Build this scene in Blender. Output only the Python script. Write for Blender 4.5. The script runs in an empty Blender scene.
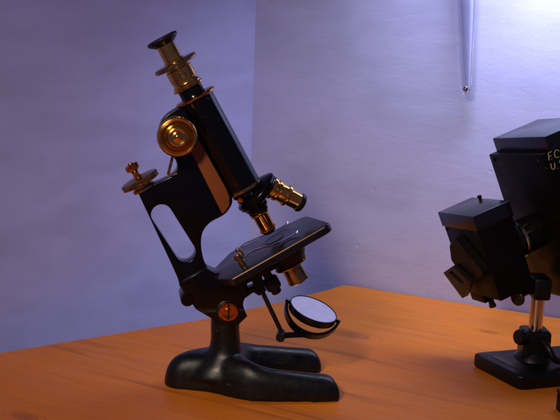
import bpy, bmesh, math
from mathutils import Vector, Matrix
S=bpy.context.scene; C=S.collection
PI=math.pi; R=math.radians
# ------------------------------------------------------------------ camera
cam_d=bpy.data.cameras.new('camera'); cam=bpy.data.objects.new('camera',cam_d); C.objects.link(cam); S.camera=cam
cam_d.sensor_width=36; cam_d.lens=900/560*36; cam_d.clip_start=.01; cam_d.clip_end=50
p=R(10); r=R(2.2)
F=Vector((0,math.cos(p),-math.sin(p))); U0=Vector((0,math.sin(p),math.cos(p)))
Rt=Vector((1,0,0))*math.cos(r)+U0*math.sin(r); Up=U0*math.cos(r)-Vector((1,0,0))*math.sin(r)
m=Matrix((Rt,Up,-F)).transposed().to_4x4(); m.translation=Vector((0,0,.305)); cam.matrix_world=m
S.render.resolution_x=1024; S.render.resolution_y=768

# ------------------------------------------------------------------ materials
def mat(name,col,metal=0,rough=.5,bump=0,bscale=300,rvar=0,rscale=60,cvar=0,cscale=40,col2=None,coat=0,spec=.5,stretch=None,bdist=.0004):
    M=bpy.data.materials.new(name); M.use_nodes=True; nt=M.node_tree; b=nt.nodes['Principled BSDF']; L=nt.links.new
    b.inputs['Base Color'].default_value=(*col,1); b.inputs['Metallic'].default_value=metal; b.inputs['Roughness'].default_value=rough
    b.inputs['Specular IOR Level'].default_value=spec
    if coat: b.inputs['Coat Weight'].default_value=coat; b.inputs['Coat Roughness'].default_value=.08
    tc=nt.nodes.new('ShaderNodeTexCoord'); src=tc.outputs['Object']
    if stretch:
        mp=nt.nodes.new('ShaderNodeMapping'); mp.inputs['Scale'].default_value=stretch; L(src,mp.inputs['Vector']); src=mp.outputs['Vector']
    def noise(sc,det=6,ro=.6):
        n=nt.nodes.new('ShaderNodeTexNoise'); n.inputs['Scale'].default_value=sc; n.inputs['Detail'].default_value=det; n.inputs['Roughness'].default_value=ro
        L(src,n.inputs['Vector']); return n.outputs['Fac']
    if bump:
        bp=nt.nodes.new('ShaderNodeBump'); bp.inputs['Strength'].default_value=bump; bp.inputs['Distance'].default_value=bdist
        L(noise(bscale),bp.inputs['Height']); L(bp.outputs['Normal'],b.inputs['Normal'])
    if rvar:
        mr=nt.nodes.new('ShaderNodeMapRange'); mr.inputs['From Min'].default_value=.3; mr.inputs['From Max'].default_value=.7
        mr.inputs['To Min'].default_value=max(.02,rough-rvar); mr.inputs['To Max'].default_value=rough+rvar
        L(noise(rscale),mr.inputs['Value']); L(mr.outputs['Result'],b.inputs['Roughness'])
    if cvar:
        mx=nt.nodes.new('ShaderNodeMix'); mx.data_type='RGBA'
        mx.inputs['A'].default_value=(*col,1); mx.inputs['B'].default_value=(*(col2 or tuple(c*.5 for c in col)),1)
        mr=nt.nodes.new('ShaderNodeMapRange'); mr.inputs['From Min'].default_value=.45; mr.inputs['From Max'].default_value=.7; mr.inputs['To Max'].default_value=cvar
        L(noise(cscale),mr.inputs['Value']); L(mr.outputs['Result'],mx.inputs['Factor']); L(mx.outputs['Result'],b.inputs['Base Color'])
    return M
enamel=mat('black_enamel',(.0018,.0018,.002),0,.2,bump=.08,bscale=500,rvar=.08,rscale=50,spec=.27)
enamel_flat=mat('black_enamel_worn',(.004,.004,.004),0,.36,bump=.2,bscale=350,rvar=.1,rscale=80,cvar=.4,cscale=120,col2=(.014,.012,.009),spec=.25)
cast=mat('black_cast_iron',(.0028,.003,.0032),0,.36,bump=.35,bscale=650,rvar=.08,rscale=150,bdist=.0003,cvar=.35,cscale=260,col2=(.012,.012,.011),spec=.27)
brass=mat('lacquered_brass',(.74,.42,.10),1,.15,bump=.06,bscale=700,rvar=.07,rscale=140,cvar=.55,cscale=130,col2=(.42,.17,.04))
copper=mat('reddened_brass',(.66,.25,.05),1,.17,bump=.06,bscale=700,rvar=.08,rscale=140,cvar=.6,cscale=130,col2=(.34,.1,.03))
oldbrass=mat('tarnished_brass',(.38,.25,.10),1,.27,bump=.12,bscale=600,rvar=.1,rscale=160,cvar=.8,cscale=180,col2=(.12,.08,.04))
strip_m=mat('coppery_lacquer',(.20,.050,.004),.2,.45,bump=.1,bscale=500,rvar=.1,cvar=.4,cscale=60)
steel=mat('dull_steel',(.5,.5,.5),1,.22,rvar=.1,rscale=150,cvar=.5,cscale=200,col2=(.25,.22,.2))
chrome=mat('worn_chrome',(.55,.52,.5),1,.16,rvar=.1,rscale=100,cvar=.5,cscale=90,col2=(.3,.24,.2),stretch=(1,1,.2))
stage_m=mat('stage_vulcanite',(.005,.005,.0055),0,.26,bump=.12,bscale=400,rvar=.08,rscale=60,cvar=.4,cscale=60,col2=(.012,.010,.010),spec=.42)
boxm=mat('black_crackle_paint',(.0035,.0033,.003),0,.42,bump=.25,bscale=500,rvar=.1,rscale=50,cvar=.4,cscale=70,col2=(.007,.006,.005),spec=.09)
lidm=mat('satin_black_lid',(.005,.005,.006),0,.24,bump=.10,bscale=420,rvar=.06,rscale=50,spec=.52)
brownm=mat('brown_black_plate',(.014,.009,.006),0,.45,bump=.3,bscale=300,spec=.3)
mirror_m=mat('silvered_glass',(.93,.93,.95),1,.05,rvar=.03,rscale=120,cvar=.3,cscale=90,col2=(.55,.52,.55))
ink=mat('hand_painted_cream',(.42,.36,.24),0,.6)
plate_m=mat('faded_label_metal',(.10,.09,.09),.6,.42,bump=.3,bscale=900,cvar=.7,cscale=300,col2=(.03,.03,.03))
glass=bpy.data.materials.new('clear_glass'); glass.use_nodes=True; gb=glass.node_tree.nodes['Principled BSDF']
gb.inputs['Base Color'].default_value=(.88,.88,.93,1); gb.inputs['Transmission Weight'].default_value=1; gb.inputs['Roughness'].default_value=.12; gb.inputs['IOR'].default_value=1.45

def wall_mat(name,col,direction):
    M=bpy.data.materials.new(name); M.use_nodes=True; nt=M.node_tree; b=nt.nodes['Principled BSDF']; L=nt.links.new
    tc=nt.nodes.new('ShaderNodeTexCoord')
    mp=nt.nodes.new('ShaderNodeMapping'); mp.inputs['Rotation'].default_value=(0,0,-direction); L(tc.outputs['Object'],mp.inputs['Vector'])
    st=nt.nodes.new('ShaderNodeMapping'); st.inputs['Scale'].default_value=(.42,1,1); st.inputs['Rotation'].default_value=(0,R(8),0); L(mp.outputs['Vector'],st.inputs['Vector'])
    def noise(sc,det,ro,v,dist=0):
        n=nt.nodes.new('ShaderNodeTexNoise'); n.inputs['Scale'].default_value=sc; n.inputs['Detail'].default_value=det; n.inputs['Roughness'].default_value=ro; n.inputs['Distortion'].default_value=dist
        L(v,n.inputs['Vector']); return n.outputs['Fac']
    def math_(op,a,bv):
        n=nt.nodes.new('ShaderNodeMath'); n.operation=op
        for i,x in enumerate((a,bv)):
            if isinstance(x,(int,float)): n.inputs[i].default_value=x
            else: L(x,n.inputs[i])
        return n.outputs[0]
    n1=noise(130,5,.6,st.outputs['Vector'],.5); n2=noise(26,4,.5,st.outputs['Vector'],.3); n3=noise(9,3,.5,mp.outputs['Vector']); n4=noise(420,3,.6,mp.outputs['Vector'])
    h=math_('ADD',math_('MULTIPLY',n1,.65),math_('ADD',math_('MULTIPLY',n2,1.1),math_('ADD',math_('MULTIPLY',n3,2.4),math_('MULTIPLY',n4,.26))))
    # occasional pits and dings
    v=nt.nodes.new('ShaderNodeTexVoronoi'); v.inputs['Scale'].default_value=16; L(mp.outputs['Vector'],v.inputs['Vector'])
    pit=nt.nodes.new('ShaderNodeMapRange'); pit.inputs['From Min'].default_value=0; pit.inputs['From Max'].default_value=.055; pit.inputs['To Min'].default_value=-1.0; pit.inputs['To Max'].default_value=0
    L(v.outputs['Distance'],pit.inputs['Value'])
    h=math_('ADD',h,pit.outputs['Result'])
    bp=nt.nodes.new('ShaderNodeBump'); bp.inputs['Strength'].default_value=.24; bp.inputs['Distance'].default_value=.0016
    L(h,bp.inputs['Height']); L(bp.outputs['Normal'],b.inputs['Normal'])
    mx=nt.nodes.new('ShaderNodeMix'); mx.data_type='RGBA'; mx.inputs['A'].default_value=(*col,1); mx.inputs['B'].default_value=(*[c*.86 for c in col],1)
    mr=nt.nodes.new('ShaderNodeMapRange'); mr.inputs['From Min'].default_value=.4; mr.inputs['From Max'].default_value=.7; L(n2,mr.inputs['Value'])
    L(mr.outputs['Result'],mx.inputs['Factor'])
    sm=nt.nodes.new('ShaderNodeMix'); sm.data_type='RGBA'; sm.inputs['B'].default_value=(col[0]*.72,col[1]*.66,col[2]*.58,1); L(mx.outputs['Result'],sm.inputs['A'])
    n5=noise(7,6,.68,mp.outputs['Vector'],1.2); m5=nt.nodes.new('ShaderNodeMapRange'); m5.inputs['From Min'].default_value=.56; m5.inputs['From Max'].default_value=.72; m5.inputs['To Max'].default_value=.05; L(n5,m5.inputs['Value'])
    L(m5.outputs['Result'],sm.inputs['Factor']); L(sm.outputs['Result'],b.inputs['Base Color'])
    b.inputs['Roughness'].default_value=.5; b.inputs['Specular IOR Level'].default_value=.3
    return M

def wood_mat():
    M=bpy.data.materials.new('orange_pine'); M.use_nodes=True; nt=M.node_tree; b=nt.nodes['Principled BSDF']; L=nt.links.new
    tc=nt.nodes.new('ShaderNodeTexCoord'); ang=math.atan2(-.4398,.8981)+R(-2)
    mp=nt.nodes.new('ShaderNodeMapping'); mp.inputs['Rotation'].default_value=(0,0,-ang); L(tc.outputs['Object'],mp.inputs['Vector'])
    def N(t): return nt.nodes.new('ShaderNode'+t)
    def scaled(s,loc=(0,0,0)):
        q=N('Mapping'); q.inputs['Scale'].default_value=s; q.inputs['Location'].default_value=loc; L(mp.outputs['Vector'],q.inputs['Vector']); return q.outputs['Vector']
    def noise(sc,v,det=5,ro=.55,di=0):
        n=N('TexNoise'); n.inputs['Scale'].default_value=sc; n.inputs['Detail'].default_value=det; n.inputs['Roughness'].default_value=ro; n.inputs['Distortion'].default_value=di; L(v,n.inputs['Vector']); return n.outputs['Fac']
    def rng(x,a,c,lo=0,hi=1):
        q=N('MapRange'); q.inputs['From Min'].default_value=a; q.inputs['From Max'].default_value=c; q.inputs['To Min'].default_value=lo; q.inputs['To Max'].default_value=hi; q.interpolation_type='SMOOTHSTEP'; L(x,q.inputs['Value']); return q.outputs['Result']
    def mix(f,a,c,ty='MIX'):
        q=N('Mix'); q.data_type='RGBA'; q.blend_type=ty
        if isinstance(f,float): q.inputs['Factor'].default_value=f
        else: L(f,q.inputs['Factor'])
        for k,x in (('A',a),('B',c)):
            if isinstance(x,tuple): q.inputs[k].default_value=(*x,1)
            else: L(x,q.inputs[k])
        return q.outputs['Result']
    broad=noise(5,scaled((.35,2.2,1)),3,.5,.4)
    streak=noise(16,scaled((.10,1.6,1),(3,1,0)),4,.55,.6)
    fine=noise(170,scaled((.05,1,1)),4,.6)
    c=mix(rng(broad,.35,.68),(.62,.178,.012),(.51,.134,.008))
    c=mix(rng(streak,.60,.74),c,(.24,.066,.014))
    c=mix(rng(fine,.45,.75,0,.22),c,(.30,.085,.018))
    # growth-ring lines: narrow, warped bands along the board
    wv=N('TexWave'); wv.wave_type='BANDS'; wv.bands_direction='Y'; wv.inputs['Scale'].default_value=22; wv.inputs['Distortion'].default_value=14; wv.inputs['Detail'].default_value=3; wv.inputs['Detail Scale'].default_value=1.2; wv.inputs['Detail Roughness'].default_value=.55
    L(scaled((.16,1,1),(1,2,0)),wv.inputs['Vector']); c=mix(rng(wv.outputs['Fac'],.5,1,0,.16),c,(.33,.095,.012))
    pores=noise(520,scaled((.07,1,1)),2,.5); c=mix(rng(pores,.62,.74,0,.28),c,(.22,.06,.01))
    # scattered pale specks of dust and small scuffs
    vo=N('TexVoronoi'); vo.inputs['Scale'].default_value=75; L(mp.outputs['Vector'],vo.inputs['Vector']); c=mix(rng(vo.outputs['Distance'],.02,.055,.55,0),c,(.62,.36,.20))
    # knots: rings around three spots
    def knot(cx,cy,rad,c):
        q=N('Mapping'); q.vector_type='POINT'; q.inputs['Location'].default_value=(-cx,-cy,0); L(tc.outputs['Object'],q.inputs['Vector'])
        q2=N('Mapping'); q2.inputs['Rotation'].default_value=(0,0,-ang); L(q.outputs['Vector'],q2.inputs['Vector'])
        q3=N('Mapping'); q3.inputs['Scale'].default_value=(.42,1,0); L(q2.outputs['Vector'],q3.inputs['Vector'])
        ad=N('VectorMath'); ad.operation='ADD'; nn=N('TexNoise'); nn.inputs['Scale'].default_value=40; L(tc.outputs['Object'],nn.inputs['Vector'])
        sb=N('VectorMath'); sb.operation='SCALE'; sb.inputs['Scale'].default_value=rad*.35; L(nn.outputs['Color'],sb.inputs[0]); L(q3.outputs['Vector'],ad.inputs[0]); L(sb.outputs[0],ad.inputs[1])
        ln=N('VectorMath'); ln.operation='LENGTH'; L(ad.outputs[0],ln.inputs[0]); d=ln.outputs['Value']
        core=rng(d,rad*.15,rad*1.25,.62,0)
        c=mix(core,c,(.22,.055,.012))
        w=N('Math'); w.operation='SINE'; mu=N('Math'); mu.operation='MULTIPLY'; mu.inputs[1].default_value=2*PI/(rad*.55); L(d,mu.inputs[0]); L(mu.outputs[0],w.inputs[0])
        e=rng(w.outputs[0],.3,1,0,1); f=rng(d,rad*.5,rad*2.2,.45,0); mm=N('Math'); mm.operation='MULTIPLY'; L(e,mm.inputs[0]); L(f,mm.inputs[1])
        return mix(mm.outputs[0],c,(.2,.05,.012))
    for k in ((.088,.955,.013),(.245,.985,.006),(-.2,.70,.008)): c=knot(*k,c)
    L(c,b.inputs['Base Color'])
    L(rng(noise(14,mp.outputs['Vector'],5),.35,.7,.38,.55),b.inputs['Roughness'])
    b.inputs['Specular IOR Level'].default_value=.25
    bp=N('Bump'); bp.inputs['Strength'].default_value=.08; bp.inputs['Distance'].default_value=.0003
    L(fine,bp.inputs['Height']); L(bp.outputs['Normal'],b.inputs['Normal'])
    return M

def scratches(M,amount=.35,scale=220,tint=(.10,.09,.085)):
    nt=M.node_tree; b=nt.nodes['Principled BSDF']; L=nt.links.new
    tc=nt.nodes.new('ShaderNodeTexCoord'); mp=nt.nodes.new('ShaderNodeMapping'); mp.inputs['Rotation'].default_value=(.5,.9,.3); mp.inputs['Scale'].default_value=(.06,1,1); L(tc.outputs['Object'],mp.inputs['Vector'])
    n=nt.nodes.new('ShaderNodeTexNoise'); n.inputs['Scale'].default_value=scale; n.inputs['Detail'].default_value=3; L(mp.outputs['Vector'],n.inputs['Vector'])
    a=nt.nodes.new('ShaderNodeMapRange'); a.inputs['From Min'].default_value=.69; a.inputs['From Max'].default_value=.74; a.inputs['To Max'].default_value=amount; L(n.outputs['Fac'],a.inputs['Value'])
    v=nt.nodes.new('ShaderNodeTexVoronoi'); v.inputs['Scale'].default_value=260; L(tc.outputs['Object'],v.inputs['Vector'])
    d=nt.nodes.new('ShaderNodeMapRange'); d.inputs['From Min'].default_value=.03; d.inputs['From Max'].default_value=.09; d.inputs['To Min'].default_value=amount*.8; d.inputs['To Max'].default_value=0; L(v.outputs['Distance'],d.inputs['Value'])
    mxm=nt.nodes.new('ShaderNodeMath'); mxm.operation='MAXIMUM'; L(a.outputs['Result'],mxm.inputs[0]); L(d.outputs['Result'],mxm.inputs[1])
    mx=nt.nodes.new('ShaderNodeMix'); mx.data_type='RGBA'; mx.inputs['B'].default_value=(*tint,1)
    if b.inputs['Base Color'].links: L(b.inputs['Base Color'].links[0].from_socket,mx.inputs['A'])
    else: mx.inputs['A'].default_value=b.inputs['Base Color'].default_value
    L(mxm.outputs[0],mx.inputs['Factor']); L(mx.outputs['Result'],b.inputs['Base Color'])
for q_ in (enamel,enamel_flat,cast,boxm,lidm,stage_m,strip_m): scratches(q_,.3 if q_ is not strip_m else .5,220 if q_ is not cast else 300,(.08,.075,.07) if q_ is not strip_m else (.09,.028,.005))

# ------------------------------------------------------------------ mesh helpers (millimetres in, matrix M brings them to metres)
def finish(name,me,mt,parent,ang=35):
    me.shade_smooth() if hasattr(me,'shade_smooth') else [setattr(f,'use_smooth',True) for f in me.polygons]
    me.set_sharp_from_angle(angle=R(ang))
    me.materials.clear(); me.materials.append(mt)
    o=bpy.data.objects.new(name,me); C.objects.link(o)
    if parent: o.parent=parent
    return o
def build(name,bm,mt,parent,M,ang=35):
    bmesh.ops.recalc_face_normals(bm,faces=bm.faces)
    bm.transform(M)
    if M.determinant()<0: bmesh.ops.reverse_faces(bm,faces=bm.faces)
    me=bpy.data.meshes.new(name); bm.to_mesh(me); bm.free()
    return finish(name,me,mt,parent,ang)
def bm_new(): return bmesh.new()
def orient(pos,d,spin=0):
    d=Vector(d).normalized(); q=d.to_track_quat('Z','Y'); return Matrix.Translation(pos)@q.to_matrix().to_4x4()@Matrix.Rotation(spin,4,'Z')
def lathe(bm,prof,pos=(0,0,0),d=(0,0,1),segs=64,knurl=None):
    """prof: (radius,height); knurl=(index set,depth)"""
    T=orient(pos,d); rings=[]
    for i,(rr,z) in enumerate(prof):
        if rr<=1e-6: rings.append([bm.verts.new(T@Vector((0,0,z)))]); continue
        ring=[]
        for k in range(segs):
            a=2*PI*k/segs; q=rr
            if knurl and i in knurl[0] and k%2: q=rr-knurl[1]
            ring.append(bm.verts.new(T@Vector((q*math.cos(a),q*math.sin(a),z))))
        rings.append(ring)
    for a,b in zip(rings,rings[1:]):
        if len(a)==1 and len(b)==1: continue
        for k in range(segs):
            k2=(k+1)%segs
            if len(a)==1: bm.faces.new((a[0],b[k],b[k2]))
            elif len(b)==1: bm.faces.new((a[k],a[k2],b[0]))
            else: bm.faces.new((a[k],a[k2],b[k2],b[k]))
    for e in (rings[0],rings[-1]):
        if len(e)>1: bm.faces.new(e)
    return bm
def box(bm,lo,hi,bev=.6,T=None,segs=2):
    g=bmesh.ops.create_cube(bm,size=1)['verts']
    for v in g: v.co=Vector([(lo[i]+hi[i])/2+v.co[i]*(hi[i]-lo[i]) for i in range(3)])
    es=list({e for v in g for e in v.link_edges})
    if bev: 
        res=bmesh.ops.bevel(bm,geom=es,offset=bev,segments=segs,affect='EDGES',profile=.5); g=list({v for f in res['faces'] for v in f.verts}|{v for v in g if v.is_valid})
    if T is not None:
        for v in g: v.co=T@v.co
    return bm
def tube(bm,pts,rad,segs=14,flat=None):
    pts=[Vector(q) for q in pts]; rings=[]
    n=len(pts); rad=rad if isinstance(rad,(list,tuple)) else [rad]*n
    ref=Vector((0,1,0))
    for i,q in enumerate(pts):
        t=(pts[min(i+1,n-1)]-pts[max(i-1,0)]).normalized()
        rr=ref if abs(t.dot(ref))<.95 else Vector((0,0,1))
        x=(rr-t*rr.dot(t)).normalized(); y=t.cross(x)
        kx,ky=(flat if flat else (1,1))
        rings.append([bm.verts.new(q+(x*math.cos(2*PI*k/segs)*kx+y*math.sin(2*PI*k/segs)*ky)*rad[i]) for k in range(segs)])
    for a,b in zip(rings,rings[1:]):
        for k in range(segs): bm.faces.new((a[k],a[(k+1)%segs],b[(k+1)%segs],b[k]))
    bm.faces.new(rings[0]); bm.faces.new(rings[-1])
    return bm
def smooth_path(pts,n=8):
    pts=[Vector(q) for q in pts]; out=[]
    for i in range(len(pts)-1):
        p0=pts[max(i-1,0)];p1=pts[i];p2=pts[i+1];p3=pts[min(i+2,len(pts)-1)]
        for k in range(n):
            t=k/n; out.append(.5*((2*p1)+(p2-p0)*t+(2*p0-5*p1+4*p2-p3)*t*t+(3*p1-p0-3*p2+p3)*t*t*t))
    out.append(pts[-1]); return out
def plate(name,loops,half,bev,mt,parent,M,plane='XZ',ang=35,centre=0):
    """flat shape with holes and rounded edges. loops in mm; plane XZ: thickness along Y; XY: thickness along Z"""
    cu=bpy.data.curves.new('tmp','CURVE'); cu.dimensions='2D'; cu.fill_mode='BOTH'; cu.extrude=half-bev; cu.bevel_depth=bev; cu.bevel_resolution=2; cu.offset=-bev
    for lp in loops:
        s=cu.splines.new('POLY'); s.points.add(len(lp)-1); s.use_cyclic_u=True
        for i,q in enumerate(lp): s.points[i].co=(q[0],q[1],0,1)
    o=bpy.data.objects.new('tmp',cu); C.objects.link(o)
    dg=bpy.context.evaluated_depsgraph_get(); me=bpy.data.meshes.new_from_object(o.evaluated_get(dg))
    bpy.data.objects.remove(o); bpy.data.curves.remove(cu)
    bm=bmesh.new(); bm.from_mesh(me); bpy.data.meshes.remove(me)
    bmesh.ops.remove_doubles(bm,verts=bm.verts,dist=.001)
    T=Matrix.Rotation(PI/2,4,'X') if plane=='XZ' else Matrix.Identity(4)
    bm.transform(T); bm.transform(Matrix.Translation((0,centre,0) if plane=='XZ' else (0,0,centre)))
    return build(name,bm,mt,parent,M,ang)
def arc(cx,cy,rr,a0,a1,n=12):
    return [(cx+rr*math.cos(R(a0+(a1-a0)*i/n)),cy+rr*math.sin(R(a0+(a1-a0)*i/n))) for i in range(n+1)]
def sm2(pts,n=6): return [(v.x,v.y) for v in smooth_path([(a,b,0) for a,b in pts],n)]
def tag(o,label,cat=None,group=None,kind=None):
    o['label']=label
    if cat: o['category']=cat
    if group: o['group']=group
    if kind: o['kind']=kind
MM=Matrix.Scale(.001,4)

# ------------------------------------------------------------------ setting: tabletop and the two plaster walls
bm=bm_new()
tp=[(-.46,.715),(-.273,.8553),(-.087,.9918),(0.0,1.074)]+[(.070,1.150),(.083,1.168),(.092,1.173),(.104,1.170)]+[(.2,1.1228),(.3437,1.0524),(.9,.780),(.9,.26),(-.46,.26)]
top=[bm.verts.new((x,y,0)) for x,y in tp]; f=bm.faces.new(top)
g=bmesh.ops.extrude_face_region(bm,geom=[f]); bmesh.ops.translate(bm,verts=[v for v in g['geom'] if isinstance(v,bmesh.types.BMVert)],vec=(0,0,-.028))
bmesh.ops.bevel(bm,geom=[e for e in bm.edges if abs(e.verts[0].co.z-e.verts[1].co.z)<1e-5],offset=.003,segments=4,affect='EDGES')
table=build('table',bm,wood_mat(),None,Matrix.Identity(4))
tag(table,'orange varnished pine tabletop with dark grain streaks and a knot','table')
def wall(name,a,b,off,m_):
    a=Vector((*a,0)); b=Vector((*b,0)); d=(b-a).normalized(); n_=Vector((-d.y,d.x,0))*off
    bm=bm_new(); vs=[bm.verts.new(q+Vector((0,0,z))) for z in (-.75,1.7) for q in (a,b,b+n_,a+n_)]
    for q in ((0,1,2,3),(4,5,6,7),(0,1,5,4),(1,2,6,5),(2,3,7,6),(3,0,4,7)): bm.faces.new([vs[i] for i in q])
    return build(name,bm,m_,None,Matrix.Identity(4))
WC=(-.043,1.2435)
wr=wall('wall',WC,(1.5,.4881),.08,wall_mat('plaster_lit',(.43,.45,.70),math.atan2(-.4398,.8981)))
tag(wr,'rough pale lavender plaster wall on the right, brightly lit, with the glass tube hanging on it','wall')
wl=wall('wall',(-.9,.1487),WC,.08,wall_mat('plaster_dim',(.42,.44,.76),math.atan2(.787,.616)))
tag(wl,'dim violet plaster wall on the left of the corner, behind the microscope eyepiece','wall')

# ------------------------------------------------------------------ microscope
O=Vector((-.0982,.7763,0))
scope=bpy.data.objects.new('microscope',None); C.objects.link(scope); scope.location=O; scope.rotation_euler=(0,0,R(11)); scope.empty_display_size=.05
tag(scope,'antique black and brass monocular microscope tilted back on a horseshoe foot','microscope')
LV=MM                                                                    # level parts
H=Vector((55.7,0,69.7)); TH=R(30)
TL=MM@Matrix.Translation(H)@Matrix.Rotation(-TH,4,'Y')                   # tilted parts: x forward, y lateral, z up the tube
def A(x,z): d=R(.5); return (x*math.cos(d)+z*math.sin(d),-x*math.sin(d)+z*math.cos(d))
# --- foot: cast horseshoe + pillar as one casting
outer=[(0,8),(2,1),(9,-5),(22,-9),(40,-17),(58,-31),(72,-39),(90,-43),(120,-46),(146,-48),(151.5,-46),(153,-40),(153,-28),(151,-22),(146,-20.5)]
inner_n=[(110,-19.5),(88,-17),(80,-10),(77,1)]
inner_f=[(80,12),(88,19),(110,22.5),(146,24)]
far=[(151,26),(153,31),(153,43),(151,49),(146,51),(120,50),(90,47),(72,42),(58,36),(40,30),(22,25),(9,20),(2,15)]
poly=[(v.x,v.y) for v in smooth_path([(a,b,0) for a,b in outer+inner_n+inner_f+far+[outer[0]]],5)][:-1]
def sd(x,y):
    best=1e9; ins=False; n=len(poly)
    for i in range(n):
        x1,y1=poly[i]; x2,y2=poly[(i+1)%n]; dx,dy=x2-x1,y2-y1; L2=dx*dx+dy*dy
        if L2<1e-9: continue
        t=max(0,min(1,((x-x1)*dx+(y-y1)*dy)/L2)); qx,qy=x1+t*dx-x,y1+t*dy-y; d_=qx*qx+qy*qy
        if d_<best: best=d_
        if (y1>y)!=(y2>y) and x<(x2-x1)*(y-y1)/(y2-y1)+x1: ins=not ins
    return math.sqrt(best) if ins else -math.sqrt(best)
def Hf(x):
    ks=[(0,25),(20,31),(45,33),(70,33),(90,27.5),(120,23.5),(153,20)]
    for (a,b),(c,d_) in zip(ks,ks[1:]):
        if x<=c: return b+(d_-b)*max(0,(x-a))/(c-a)
    return 20
st=1.5; nx=int(160/st); ny=int(106/st); bm=bm_new(); vt={}; vb={}
sdv={}
for i in range(nx+1):
    for j in range(ny+1):
        x=-3+i*st; y=-52+j*st; d_=sd(x,y); sdv[i,j]=d_
for i in range(nx+1):
    for j in range(ny+1):
        if sdv[i,j]>-1.6:
            x=-3+i*st; y=-52+j*st; rr=15; t=min(1,max(0,sdv[i,j]+.6)/rr); k=(1-(1-t)**2.3)**(1/2.3)
            vt[i,j]=bm.verts.new((x,y,max(.6,Hf(x)*k))); vb[i,j]=bm.verts.new((x,y,0))
cells=[(i,j) for i in range(nx) for j in range(ny) if all(q in vt and sdv[q]>-1.0 for q in ((i,j),(i+1,j),(i+1,j+1),(i,j+1)))]
cs=set(cells)
for i,j in cells:
    q=[(i,j),(i+1,j),(i+1,j+1),(i,j+1)]
    bm.faces.new([vt[k] for k in q]); bm.faces.new([vb[k] for k in reversed(q)])
    for (di,dj),(a,b) in (((0,-1),(0,1)),((1,0),(1,2)),((0,1),(2,3)),((-1,0),(3,0))):
        if (i+di,j+dj) not in cs: bm.faces.new((vt[q[b]],vt[q[a]],vb[q[a]],vb[q[b]]))
bmesh.ops.delete(bm,geom=[v for v in bm.verts if not v.link_faces],context='VERTS')
# pillar with a flared root, leaning into the heel
rings=[]
for z,cx,rx,ry in ((12,52,33,26),(22,52,26,22),(28,53,20,19),(33,54,16.5,16.5),(39,54.5,14.2,14.8),(46,54.3,13.4,14),(56,53.6,13.2,14),(66,53.5,13.3,14.5),(74,53.5,13.5,15)):
    rings.append([bm.verts.new((cx+rx*math.cos(2*PI*k/48),3*0+2+ry*math.sin(2*PI*k/48),z)) for k in range(48)])
for a,b in zip(rings,rings[1:]):
    for k in range(48): bm.faces.new((a[k],a[(k+1)%48],b[(k+1)%48],b[k]))
bm.faces.new(list(reversed(rings[0]))); bm.faces.new(rings[-1])
lathe(bm,[(0,-12.9),(10.6,-12.9),(11.4,-12.2),(11.4,18),(10,19),(0,19)],(53.3,0,75),(0,1,0),48)
bmesh.ops.recalc_face_normals(bm,faces=bm.faces)
me=bpy.data.meshes.new('tmp'); bm.to_mesh(me); bm.free(); o=bpy.data.objects.new('tmp',me); C.objects.link(o)
md=o.modifiers.new('r','REMESH'); md.mode='VOXEL'; md.voxel_size=1.25; md.use_smooth_shade=True
md=o.modifiers.new('s','SMOOTH'); md.factor=.6; md.iterations=30
me2=bpy.data.meshes.new_from_object(o.evaluated_get(bpy.context.evaluated_depsgraph_get())); bpy.data.objects.remove(o)
mz=min(v.co.z for v in me2.vertices)
for v in me2.vertices: v.co.z-=mz
me2.transform(LV); finish('horseshoe_foot',me2,cast,scope,60)

# hinge screw
bm=bm_new(); lathe(bm,[(0,0),(8.4,0),(8.8,.6),(8.8,2.2),(8.1,3),(6.2,3.1),(5.8,2.4),(3.6,2.2),(3.2,3.2),(0,3.4)],(54.0,-12.8,75.2),(0,-1,0),64)
hs=build('hinge_screw',bm,copper,scope,LV)
bm=bm_new(); box(bm,(53.4,-16.9,68.1),(54.6,-15.2,82.3),.1); 
for a in (60,120): 
    pass
build('screw_slot',bm,enamel_flat,hs,LV)

# joint block between pillar and arm
jl=[A(*q) for q in [(-25.2,47),(-24.3,49.5),(3,50.5),(5,46)]+sm2([(5,46),(10,40),(20,37),(32,34)],4)[1:]+[(27,16),(21,9)]+sm2([(21,9),(16,4),(14.5,-2),(14,-8)],4)[1:]+[(3,-11),(-9,-5),(-15,7),(-22.8,21)]]
plate('joint_block',[jl],12,1.4,enamel,scope,TL)
bm=bm_new(); lathe(bm,[(0,-14),(5.4,-14),(6,-13),(6,13),(5.4,14),(0,14)],(*A(-25,33)[:1],0,A(-25,33)[1]),(0,1,0),32); build('joint_pin',bm,enamel,scope,TL)

# arm (limb) with its stadium-shaped opening
al=[(-25,26),(-24.5,41.6),(-22,68),(-17,134),(-16.5,137.6),(-14,138.6)]+[(3.7,136.4),(15.3,135.6)]+sm2([(15.3,135.6),(22,138),(25,144),(24,151),(20.5,158),(21,168),(27,178),(36,183.5),(50,185)],4)[1:]+[(54,184),(54.5,100)]+sm2([(54.5,100),(51,90),(44,85),(37,83.3),(25.2,83.2),(15.7,79.1),(8.8,69.7),(4.2,55.2),(4.6,44.2)],5)[1:]+[(8,34),(6,26)]
slot=[(-8.4+9.2*math.cos(t),110.0+9.2*math.sin(t)) for t in [PI*k/12 for k in range(13)]]+[(-6.2+9.0*math.cos(t),70.5+9.0*math.sin(t)) for t in [PI+PI*k/12 for k in range(13)]]
plate('arm',[[A(*q) for q in al],[A(*q) for q in slot]],8,1.0,enamel,scope,TL)
sl=[(40.2,153),(50.6,153),(51.6,104),(50.4,95),(47,89),(42,86.2),(38,85.4),(38.8,109)]
plate('rack_strip',[[A(*q) for q in sl]],1.1,.4,strip_m,scope,TL,centre=-9.0)
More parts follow.
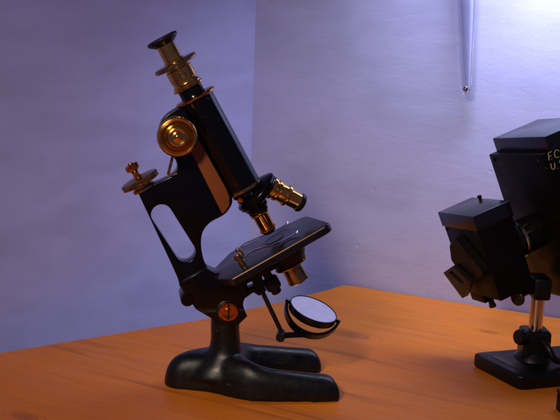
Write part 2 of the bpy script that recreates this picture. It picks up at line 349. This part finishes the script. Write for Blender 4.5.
# tube
X0=67.4
bm=bm_new(); lathe(bm,[(0,94.5),(15.2,94.5),(15.7,95.2),(15.7,183),(15.2,183.6),(0,183.6)],(X0,0,0),segs=96); tb=build('body_tube',bm,enamel,scope,TL)
bm=bm_new(); lathe(bm,[(0,92.6),(15.6,92.6),(16.4,93.4),(16.4,95.2),(15.6,96),(15.2,96),(0,96)],(X0,0,0),segs=96); build('tube_ring',bm,oldbrass,tb,TL)
bm=bm_new(); lathe(bm,[(0,183.4),(17.6,183.4),(18.4,184),(18.6,184.8),(18.4,185.6),(17.4,186.2),(13,186.4),(0,186.4)],(X0,0,0),segs=96); build('tube_collar',bm,copper,tb,TL)
bm=bm_new(); lathe(bm,[(0,186),(11.6,186),(11.2,187),(10.8,188),(10.8,195),(0,195)],(X0-.6,0,0),segs=64); build('tube_neck',bm,enamel,tb,TL)
bm=bm_new(); lathe(bm,[(0,194.6),(13.2,194.6),(13.9,195.2),(13.9,196),(13.3,196.6),(12.6,196.9),(12.6,198.2),(11.6,199),(11.2,200),(11.2,202),(11.7,202.6),(11.7,212.5),(10.8,213.5),(10.8,215.5),(0,215.5)],(X0-1,0,0),segs=80); dt=build('draw_tube',bm,brass,scope,TL)
bm=bm_new(); lathe(bm,[(0,0),(2.9,0),(3.1,.5),(2.7,.8),(2.3,.3),(0,.3)],(X0-1,-11.5,207),(0,-1,0),32); build('tube_screw',bm,oldbrass,dt,TL)
bm=bm_new(); lathe(bm,[(0,215.2),(18.4,215.2),(19.4,215.9),(19.6,217),(19.4,218.3),(18.4,219),(12,219.2),(0,219.2)],(X0-1.2,0,0),segs=96); build('adjusting_collar',bm,oldbrass,scope,TL)
bm=bm_new(); lathe(bm,[(0,219),(9.4,219),(9.4,220.4),(8.1,221.2),(8.0,236.5),(0,236.5)],(X0-1.2,0,0),segs=64); ey=build('eyepiece',bm,brass,scope,TL)
bm=bm_new(); lathe(bm,[(0,235.4),(9,235.4),(10.5,236.6),(12.8,238.2),(13.8,239.4),(14,240.6),(13.4,241.8),(11,242.4),(6,241),(3.6,239.4),(0,239.2)],(X0-1.2,0,0),segs=72); build('eyepiece_cap',bm,enamel_flat,ey,TL)

# coarse focus knobs, one each side, and pinion shaft
kx,kz=A(35.6,165.8)
kp=[(0,0),(12.5,0),(15.6,.6),(16.9,2),(17.2,4),(16.9,6.4),(15.9,7.9),(14.6,8.3),(13.3,7.6),(12.1,5.6),(11.0,4.1),(9.8,3.6),(9.0,4.0),(8.7,5.4),(8.6,7.8),(8.0,9.0),(6.8,9.4),(5.8,8.8),(4.9,8.2),(3.4,8.6),(2.2,9.6),(1.2,10.2),(0,10.4)]
kk=None
for s in (-1,1):
    bm=bm_new(); lathe(bm,[(a*(1 if s<0 else .74),b) for a,b in kp],(kx,-23 if s<0 else 13,kz),(0,s,0),96,knurl=({3,4,5},.0)); build('focus_knob',bm,brass if s<0 else copper,scope,TL)
bm=bm_new(); lathe(bm,[(0,-24),(5.5,-24),(5.5,24),(0,24)],(kx,0,kz),(0,1,0),40); lathe(bm,[(0,-14),(10.5,-14),(11.5,-13),(11.5,13),(10.5,14),(0,14)],(kx+2,0,kz),(0,1,0),48)
build('pinion_box',bm,enamel,scope,TL)
# little lever
bm=bm_new(); tube(bm,[(*A(25.5,152)[:1],-9,A(25.5,152)[1]),(*A(13.6,138.8)[:1],-9,A(13.6,138.8)[1]),(*A(15,137)[:1],-9,A(15,137)[1]),(*A(20.5,135.6)[:1],-9,A(20.5,135.6)[1])],1.25,12); build('lever',bm,oldbrass,scope,TL)

# fine focus knob on the arm
fx=-9.3
bm=bm_new(); lathe(bm,[(0,136),(10.5,136),(10.5,138),(8.6,139),(8.6,141.6),(0,141.6)],(fx,0,0),segs=48); fk=build('fine_focus_knob',bm,oldbrass,scope,TL)
bm=bm_new(); lathe(bm,[(0,141),(15.8,141.6),(17.0,142.0),(17.1,143.2),(16.2,143.5),(16.2,144.1),(17.1,144.4),(17.2,146.0),(16.2,146.8),(11,147.6),(5,148.4),(0,148.4)],(fx,0,0),segs=160,knurl=({2,3,6,7},.45)); build('knurled_rim',bm,oldbrass,fk,TL)
bm=bm_new(); lathe(bm,[(0,148),(4.4,148),(3.2,149.4),(2.9,153),(3.6,154.4),(5.8,155.2),(6.3,156.4),(6.0,159.4),(5.0,160.4),(2.6,160.8),(2.0,162),(0,162.2)],(fx,0,0),segs=48,knurl=({6,7},.3)); build('finial',bm,copper,fk,TL)

# revolving nosepiece with two objectives
npos=Vector((75.2,0,84)); nd=Vector((math.sin(R(19)),0,-math.cos(R(19))))
bm=bm_new(); lathe(bm,[(0,93.2),(13,93.2),(13.6,91.5),(13.2,88.5),(10,86.8),(0,86.8)],(X0,0,0),segs=64); nz=build('nosepiece',bm,enamel,scope,TL)
bm=bm_new(); lathe(bm,[(0,-8.6),(6,-8.6),(12,-7.6),(18.8,-4.6),(21.6,-3.0),(22.1,-2),(21.9,-1.2),(21.3,-.8),(20.6,-.6),(20.6,.2),(21.6,.6),(21.6,1.6),(20.4,3.2),(17,5.4),(11,7.0),(5,7.4),(0,7.4)],npos,nd,96); build('revolving_disc',bm,enamel,nz,TL)
bm=bm_new(); lathe(bm,[(0,0),(3.6,0),(3.8,.6),(3.0,1.6),(0,1.9)],npos+nd*7.2,nd,32); build('pivot_screw',bm,copper,nz,TL)
bm=bm_new(); lathe(bm,[(0,0),(3,0),(3,1.2),(2,2),(0,2.2)],(58.3,-13.4,88.4),(-.3,-1,-.4),24); build('set_screw',bm,copper,nz,TL)
# objective in use
bm=bm_new(); lathe(bm,[(0,6),(9.2,6),(9.2,0),(10.6,-.6),(10.8,-2),(10.8,-4.6),(10.0,-5.4),(9.2,-5.8),(9.2,-8.6),(8.6,-9.4),(0,-9.4)],(68.6,0,77.4),segs=72); ob=build('objective',bm,enamel_flat,scope,TL)
bm=bm_new(); lathe(bm,[(0,-9.2),(8.3,-9.2),(8.8,-9.8),(8.8,-11.2),(7.6,-11.8),(7.3,-12.4),(7.0,-25.6),(7.9,-26),(8.0,-27.6),(7.0,-28.4),(0,-28.4)],(68.4,0,77.4),segs=72); build('objective_barrel',bm,copper,ob,TL)
bm=bm_new(); lathe(bm,[(0,-28.2),(6.2,-28.2),(5.8,-30),(3.4,-31.4),(0,-31.4)],(68.4,0,77.4),segs=48); build('lens_tip',bm,enamel_flat,ob,TL)
# second objective, swung out
o2=Vector((87.2,0,84.4)); d2=Vector((.545,0,-.838))
bm=bm_new(); lathe(bm,[(0,-6),(9,-6),(9,1.4),(10.3,2),(10.5,3.4),(10.3,4.8),(9.0,5.4),(8.8,6.4),(9.9,7.0),(9.9,9.6),(9.1,10.2),(8.7,11),(8.7,16.4),(10.0,17.0),(10.2,18.2),(10.0,19.4),(9.0,20),(8.1,20.8),(7.8,30.4),(8.3,30.9),(0,31)],o2,d2,80,knurl=({9,10},.35)); ob2=build('objective',bm,brass,scope,TL)
bm=bm_new(); lathe(bm,[(0,30.8),(8.5,30.8),(8.8,31.6),(8.6,33.4),(7.4,35.4),(4.6,36.8),(0,37)],o2,d2,56); build('lens_tip',bm,enamel_flat,ob2,TL)

# stage
stp=[(18.5,-45),(108,-45),(112.5,-43.2),(114.8,-39.5),(106.5,13),(103.5,17),(98,19.5),(33,35),(27,33),(6,10),(4,0),(6,-22)]
plate('stage',[[A(a,0)[0:1]+(b,) for a,b in stp]],3.4,.7,stage_m,scope,TL,plane='XY',centre=35.8)
stage=bpy.data.objects['stage']
bm=bm_new(); box(bm,(19,-45.25,38.35),(109,-44.2,39.25),.3); build('worn_edge',bm,mat('rubbed_bare_brass',(.80,.58,.28),1,.48,bump=.1),stage,TL)
bm=bm_new(); lathe(bm,[(0,39.25),(9,39.25),(9.6,39.2),(9.6,39.45),(8.8,39.5),(8.6,39.3),(0,39.3)],(69,0,0.2),segs=48); build('stage_opening',bm,enamel,stage,TL)
for y,nm,px_,dz in ((-26,0,32.6,-1.6),(17,1,36,-7)):
    bm=bm_new(); lathe(bm,[(0,37.6),(2.9,37.6),(2.9,45.4),(2.2,45.8),(2.2,47.4),(3.6,47.8),(3.8,48.8),(3.8,52),(3.4,52.8),(0,53)] if nm==0 else [(0,37.6),(2.9,37.6),(2.9,43),(2.4,44),(0,44.4)],(px_,y,0 if nm else dz),segs=32); cl=build('stage_clip',bm,oldbrass,stage,TL)
    w=.9 if nm==0 else .8
    sgn=1
    pts=smooth_path([(px_,y,45 if nm==0 else 42.6),(43,y+.2,46.8 if nm==0 else 44.4),(52,y+.8,45.6 if nm==0 else 43.6),(62,y+2.2,42.2),(72,y+3,40.6),(80,y+2.4,40.4),(85,y+.6,41.2),(88,y-1.4,42.4)],6)
    bm=bm_new(); tube(bm,pts,1.1,10,flat=(2.1,.42)); build('spring_blade',bm,steel,cl,TL)
# substage: condenser mount, ring, barrel, knob
bm=bm_new(); lathe(bm,[(0,33.2),(22,33.2),(22.4,31),(20,29),(19,26),(17.6,20),(15.6,17.4),(15,14.4),(0,14.4)],(71.5,-6,0),segs=72); sb=build('condenser_mount',bm,enamel_flat,scope,TL)
bm=bm_new(); lathe(bm,[(0,14.6),(15.2,14.6),(15.9,14.1),(15.9,13.2),(15,12.8),(0,12.8)],(71.2,-6,0),segs=72); build('condenser_ring',bm,copper,sb,TL)
bm=bm_new(); lathe(bm,[(0,12.9),(9.4,12.9),(9.4,-2.4),(10.0,-2.8),(10.0,-4.8),(9.3,-5.4),(8.2,-5.4),(8.0,-4),(0,-4)],(70.3,-4,0),segs=72); build('condenser_barrel',bm,oldbrass,sb,TL)
bm=bm_new(); lathe(bm,[(0,26),(4,26),(4,15),(6,14.4),(7,12.6),(7,4.6),(6.2,3),(4.6,2.4),(4.6,-1.0),(3.6,-2),(0,-2)],(47.5,-14,0),segs=64,knurl=({4,5},.4)); box(bm,(40,-20,20),(60,-6,33),1.5); build('iris_knob',bm,enamel_flat,scope,TL)
# bracket with square window, carrying the mirror rod
plate('substage_bracket',[[A(*q) for q in [(17,34),(44,33.5),(43,24),(41,13),(38,6),(32,5.5),(29,11),(20,10)]],[A(*q) for q in [(24.8,16.2),(25.6,21),(33,20.4),(32.4,15.6)]]],6,.7,enamel_flat,scope,TL,centre=-12)
bm=bm_new(); tube(bm,[(36.8,-12,14),(33.6,-12,-40)],[2.1,2.0],16); lathe(bm,[(0,-4.5),(3.6,-4.5),(3.9,-4),(3.9,4),(3.6,4.5),(0,4.5)],(36.6,-12,9.5),(.06,0,1),32)
rod=build('mirror_rod',bm,enamel_flat,scope,TL)
ce=(103.0,-12,51.2)
bm=bm_new(); lathe(bm,[(0,-7),(3.6,-7),(4.2,-6.2),(4.2,6.2),(3.6,7),(0,7)],ce,(.25,.97,0),32); build('rod_collar',bm,enamel_flat,rod,LV)
mc=Vector((136.3,6,69.2)); mn=Vector((.27,-.235,.933)).normalized(); ma=Vector((.905,-.239,-.35)); ma=(ma-mn*ma.dot(mn)).normalized(); fm=Vector((-.452,-.640,-.610)); fm=(fm-ma*fm.dot(ma)).normalized()
bm=bm_new(); lathe(bm,[(0,-7.6),(14,-7.4),(20.5,-6.6),(22.6,-5.2),(23.3,-3.5),(23.3,1.2),(22.9,1.7),(22.3,1.6),(22.1,.9),(0,.9)],mc,mn,96); mr_=build('mirror',bm,enamel,scope,LV)
bm=bm_new(); lathe(bm,[(0,.95),(22.1,.95),(22.1,1.2),(20.5,1.15),(0,1.15)],mc,mn,96); build('mirror_glass',bm,mirror_m,mr_,LV)
bn=ma.cross(fm).normalized(); bm=bm_new(); prev=None
for k in range(41):
    t=PI*(.03+.94*k/40); d_=ma*math.cos(t)+fm*math.sin(t); hw=4.6-1.6*abs(k-20)/20
    q=[mc+d_*rr+bn*(s*hw)-mn*1.2 for rr,s in ((24.3,-1),(27.0,-1),(27.0,1),(24.3,1))]
    q=[bm.verts.new(v) for v in q]
    if prev:
        for i in range(4): bm.faces.new((prev[i],prev[(i+1)%4],q[(i+1)%4],q[i]))
    else: bm.faces.new(q)
    prev=q
bm.faces.new(prev)
for s in (-1,1): lathe(bm,[(0,22),(1.8,22),(1.8,27.2),(0,27.6)],mc-mn*1.2,ma*s,20)
b0=mc+fm*26-mn*1.2
tube(bm,[b0,b0.lerp(Vector(ce),.5),Vector(ce)],[3.0,2.6,2.8],16)
build('mirror_fork',bm,enamel,scope,LV)

# ------------------------------------------------------------------ black box instrument on a pillar stand
rootp=Vector((.257,.859,0))
dev=bpy.data.objects.new('box_projector',None); C.objects.link(dev); dev.location=rootp; dev.empty_display_size=.05
tag(dev,'black twin-box optical instrument on a steel pillar stand, white initials painted on its larger box','instrument')
E1=Vector((-.2978,.9474,-.117)); E2=Vector((.8769,.3199,.3587)); E3=Vector((.3773,.0043,-.9261)); N0=Vector((.1809,.8322,.1586))
BF=Matrix((E1,E2,E3)).transposed().to_4x4(); BF.translation=N0-rootp; BF=BF@MM     # tilted box frame, mm
WF=Matrix.Translation(-rootp)@MM                                                    # world, mm
# lower box
bm=bm_new(); box(bm,(1.5,1.2,14),(69,40.5,88),.8); box(bm,(42,4,86),(69,38,99),1.2); lo=build('lower_housing',bm,boxm,dev,BF)
bm=bm_new(); box(bm,(0,0,0),(71,41.6,15.2),.7,segs=3); build('housing_lid',bm,lidm,lo,BF)
bm=bm_new(); lathe(bm,[(0,0),(1.6,0),(1.6,-1.6),(2.3,-1.8),(2.3,-3.4),(1.8,-3.8),(0,-4)],(50,39,0),(0,0,1),20); build('lid_pin',bm,boxm,lo,BF)
bm=bm_new()
q=[bm.verts.new(v) for v in ((36,1.6,21),(1.5,1.6,53),(2,1.6,59),(48,1.6,76),(68,1.6,50),(60,1.6,30),(37,-6,23),(3,-6,54.5),(4,-6,58),(47,-6,73),(64,-6,49),(57,-6,33))]
bm.faces.new(q[6:]); bm.faces.new(q[:6]); [bm.faces.new((q[i],q[(i+1)%6],q[6+(i+1)%6],q[6+i])) for i in range(6)]
bmesh.ops.bevel(bm,geom=list(bm.edges),offset=.7,segments=2,affect='EDGES'); build('side_flap',bm,boxm,lo,BF)
hl=[(82,64),(54.5,53),(29,66),(57.5,89)]
def rect_slot(u0,u1,v0,v1):
    P=lambda u,v: (hl[1][0]+(hl[2][0]-hl[1][0])*u+(hl[0][0]-hl[1][0])*v, hl[1][1]+(hl[2][1]-hl[1][1])*u+(hl[0][1]-hl[1][1])*v)
    return [P(u0,v0),P(u1,v0),P(u1,v1),P(u0,v1)]
# plate lies in the e1/e3 plane and stands proud of the side face
Mside=BF@Matrix(((1,0,0,0),(0,0,1,0),(0,1,0,0),(0,0,0,1)))
plate('slide_holder',[hl,rect_slot(.16,.92,.34,.62)],4,.6,brownm,lo,Mside,plane='XY',centre=-7)
bm=bm_new(); lathe(bm,[(0,97),(3,97),(3,104.5),(3.6,105),(3.6,107.6),(0,108)],(48,14,0),(0,0,1),24); build('foot_peg',bm,brownm,lo,BF)
# lens barrel towards the larger box
bm=bm_new(); lathe(bm,[(0,40),(17,40),(17,46),(15.5,47),(15.5,52),(17.5,53),(17.5,69),(0,69)],(18,0,44),(0,1,0),72); lb=build('lens_barrel',bm,enamel_flat,dev,BF)
bm=bm_new(); lathe(bm,[(15.4,46.6),(18.0,46.6),(18.6,47.2),(18.6,49.4),(18.0,50),(15.4,50)],(18,0,44),(0,1,0),72); build('chrome_ring',bm,chrome,lb,BF)
for e1_,e3_ in ((-1.2,37),(2,30)):
    bm=bm_new(); lathe(bm,[(0,50),(1.5,50),(1.5,54.4),(0,54.8)],(e1_+2,0,e3_),(0,1,0),16); build('ring_pin',bm,oldbrass,lb,BF)
# larger box
bm=bm_new(); box(bm,(-34.5,68,-36.5),(59,131,112),1.0); up=build('upper_housing',bm,boxm,dev,BF)
bm=bm_new(); box(bm,(-35.5,76,-50.8),(56,132,-36.0),.7,segs=3); build('housing_lid',bm,lidm,up,BF)
strokes=[[(73.7,-28.8),(74.4,-32.2),(75.0,-35.4),(78.8,-35.5)],[(74.4,-32.2),(77.1,-31.9)],[(76.6,-28.9),(77.0,-28.7)],
 [(86.6,-33.0),(84.9,-34.8),(82.3,-34.4),(80.7,-31.3),(81.5,-28.4),(84.4,-28.1)],
 [(74.4,-25.5),(73.7,-21.5),(74.9,-19.4),(77.0,-20.2),(78.2,-24.8)],[(79.3,-18.9),(79.7,-18.7)],
 [(87.4,-23.8),(85.4,-24.9),(83.6,-23.4),(84.6,-21.4),(86.4,-20.2),(85.2,-18.0),(82.6,-18.6)]]
bm=bm_new()
for s in strokes:
    q=smooth_path([(-34.75,a,b) for a,b in s],5) if len(s)>4 else [Vector((-34.75,a,b)) for a,b in s]
    tube(bm,q,.5,8)
build('lettering',bm,ink,up,BF)
for a_,c_ in ((-28,-31),(52,-31),(-28,106),(52,106)):
    bm=bm_new(); lathe(bm,[(0,0),(2.1,0),(2.0,.7),(1.1,1.1),(0,1.1)],(a_,68,c_),(0,-1,0),20); build('housing_screw',bm,enamel_flat,up,BF)
for a_ in (5,66):
    bm=bm_new(); lathe(bm,[(0,0),(1.7,0),(1.6,.6),(.9,.9),(0,.9)],(a_,1.2,18.5),(0,-1,0),20); build('housing_screw',bm,enamel_flat,lo,BF)
# under-box casting, tilt bracket and screw
bm=bm_new(); box(bm,(-30,72,111),(40,128,117),1.5); box(bm,(-28,60,96),(-6,74,112),1.5); build('under_tray',bm,enamel_flat,dev,BF)
bm=bm_new(); box(bm,(249,846,76),(266,874,98),2.5); box(bm,(236,852,80),(252,868,96),2); br=build('tilt_bracket',bm,enamel_flat,dev,WF)
bm=bm_new(); lathe(bm,[(0,0),(6.4,0),(7.4,.8),(7.4,3.4),(6.4,4.2),(0,4.2)],(236.5,852,77),(-.75,-.6,-.1),48); tube(bm,[(236,853,77),(246,860,80)],2.2); build('tilt_screw',bm,brownm,br,WF)
# post, collar, base
bm=bm_new(); lathe(bm,[(0,30),(6.7,30),(6.7,86),(0,86)],(257,859,0),segs=48); build('post',bm,chrome,dev,WF)
bm=bm_new(); box(bm,(244,847,12),(271,873,44),3.5,segs=4); lathe(bm,[(0,12),(20,12),(19,15),(15,19),(13,22),(0,22)],(257.5,860,0),segs=48); co=build('post_collar',bm,enamel_flat,dev,WF)
bm=bm_new(); lathe(bm,[(0,0),(3,0),(3,3),(6.8,3.6),(7.8,5),(7.8,10),(6.8,11.6),(0,12)],(247,850,38.5),(-.9,-.42,.02),40,knurl=({4,5},.4)); build('clamp_knob',bm,enamel_flat,co,WF)
bm=bm_new(); tube(bm,smooth_path([(262,846,36),(266,838,30),(271,835,22),(280,838,19),(300,846,18.5),(325,858,18)],6),3.4,14); build('clamp_arm',bm,enamel_flat,co,WF)
c0=Vector((230.5,802)); l_=Vector((-.43,.90)).normalized(); w_=Vector((.945,.33)).normalized()
bp=[c0+l_*6,c0+l_*1.5+w_*1.5,c0+w_*6]; 
bp=[(v.x,v.y) for v in (c0+l_*7,c0+l_*2.2+w_*2.0,c0+w_*7,c0+w_*128,c0+w_*134+l_*5,c0+w_*134+l_*68,c0+w_*128+l_*74,c0+w_*7+l_*74,c0+w_*2+l_*72,c0+l_*67)]
bo=plate('stand_base',[bp],7,2.6,cast,dev,WF,plane='XY',centre=7)
pc=Vector((228,842)); T=Matrix.Translation((pc.x,pc.y,14.2))@Matrix.Rotation(math.atan2(l_.y,l_.x),4,'Z')
bm=bm_new(); box(bm,(-19,-4.6,-.4),(19,4.6,.5),.2,T=T); build('name_plate',bm,plate_m,bo,WF)

# ------------------------------------------------------------------ glass tube on the wall
gp=Vector((.2178,1.090,.2615))
g0=bpy.data.objects.new('glass_tube',None); C.objects.link(g0); g0.location=gp; g0.rotation_mode='QUATERNION'; g0.rotation_quaternion=Vector((0,0,1)).rotation_difference(Vector((-.083,.040,1)).normalized())
tag(g0,'long tapered glass tube with a metal bead at its tip, hanging on the bright wall','glass tube')
bm=bm_new(); lathe(bm,[(0,0),(2.6,.3),(4.8,1.8),(6.0,4.4),(6.8,12),(9.4,55),(12.0,100),(14.4,160),(16,220),(11.8,220),(10.2,160),(8.2,100),(6.0,55),(3.8,12),(2.6,6),(1.6,4),(0,3.6)],segs=48); build('glass_body',bm,glass,g0,MM)
bm=bm_new(); lathe(bm,[(0,4.2),(1.8,4.8),(2.9,6.4),(3.1,8),(2.6,9.8),(1.4,11),(0,11.4)],segs=24); build('metal_bead',bm,steel,g0,MM)
bm=bm_new(); tube(bm,[(0,0,219),(0,0,330)],1.2); lathe(bm,[(0,217),(16.6,217),(16.6,226),(0,226)],segs=32); tube(bm,[(0,0,328),(9,20,330)],1.5); build('hanging_hook',bm,steel,g0,MM)

# ------------------------------------------------------------------ small thing cut by the frame, front right
sb_=bpy.data.objects.new('small_case',None); C.objects.link(sb_); sb_.location=(.2735,.742,0)
tag(sb_,'small black case at the bottom right corner in front of the stand base','case')
bm=bm_new(); box(bm,(-19,-22,0),(30,22,16),1.2); build('case_body',bm,boxm,sb_,MM@Matrix.Rotation(R(6),4,'Z'))
bm=bm_new(); box(bm,(-19.6,-22.6,16.1),(30.6,22.6,19.5),1.0); build('case_lid',bm,brownm,sb_,MM@Matrix.Rotation(R(6),4,'Z'))

# ------------------------------------------------------------------ light
def area(name,loc,target,sx,sy,power,col,spread=180):
    l=bpy.data.lights.new(name,'AREA'); l.shape='RECTANGLE'; l.size=sx; l.size_y=sy; l.energy=power; l.color=col; l.spread=R(spread)
    o=bpy.data.objects.new(name,l); C.objects.link(o); o.location=loc; d=Vector(target)-Vector(loc); o.rotation_euler=d.to_track_quat('-Z','Y').to_euler(); return o
area('desk_tube_lamp',(.32,.965,.515),(.33,1.06,.24),.36,.07,1.85,(.70,.74,1.0),135)
area('warm_room_lamp',(-.35,-.1,.70),(0,.9,.0),.14,.14,.94,(1.0,.79,.63),60)
W=bpy.data.worlds.new('World'); S.world=W; W.use_nodes=True; bg=W.node_tree.nodes['Background']; bg.inputs['Color'].default_value=(.50,.44,1,1); bg.inputs['Strength'].default_value=.12
S.view_settings.view_transform='Standard'; S.view_settings.look='None'; S.view_settings.exposure=0; S.view_settings.gamma=1
S.render.engine='CYCLES'
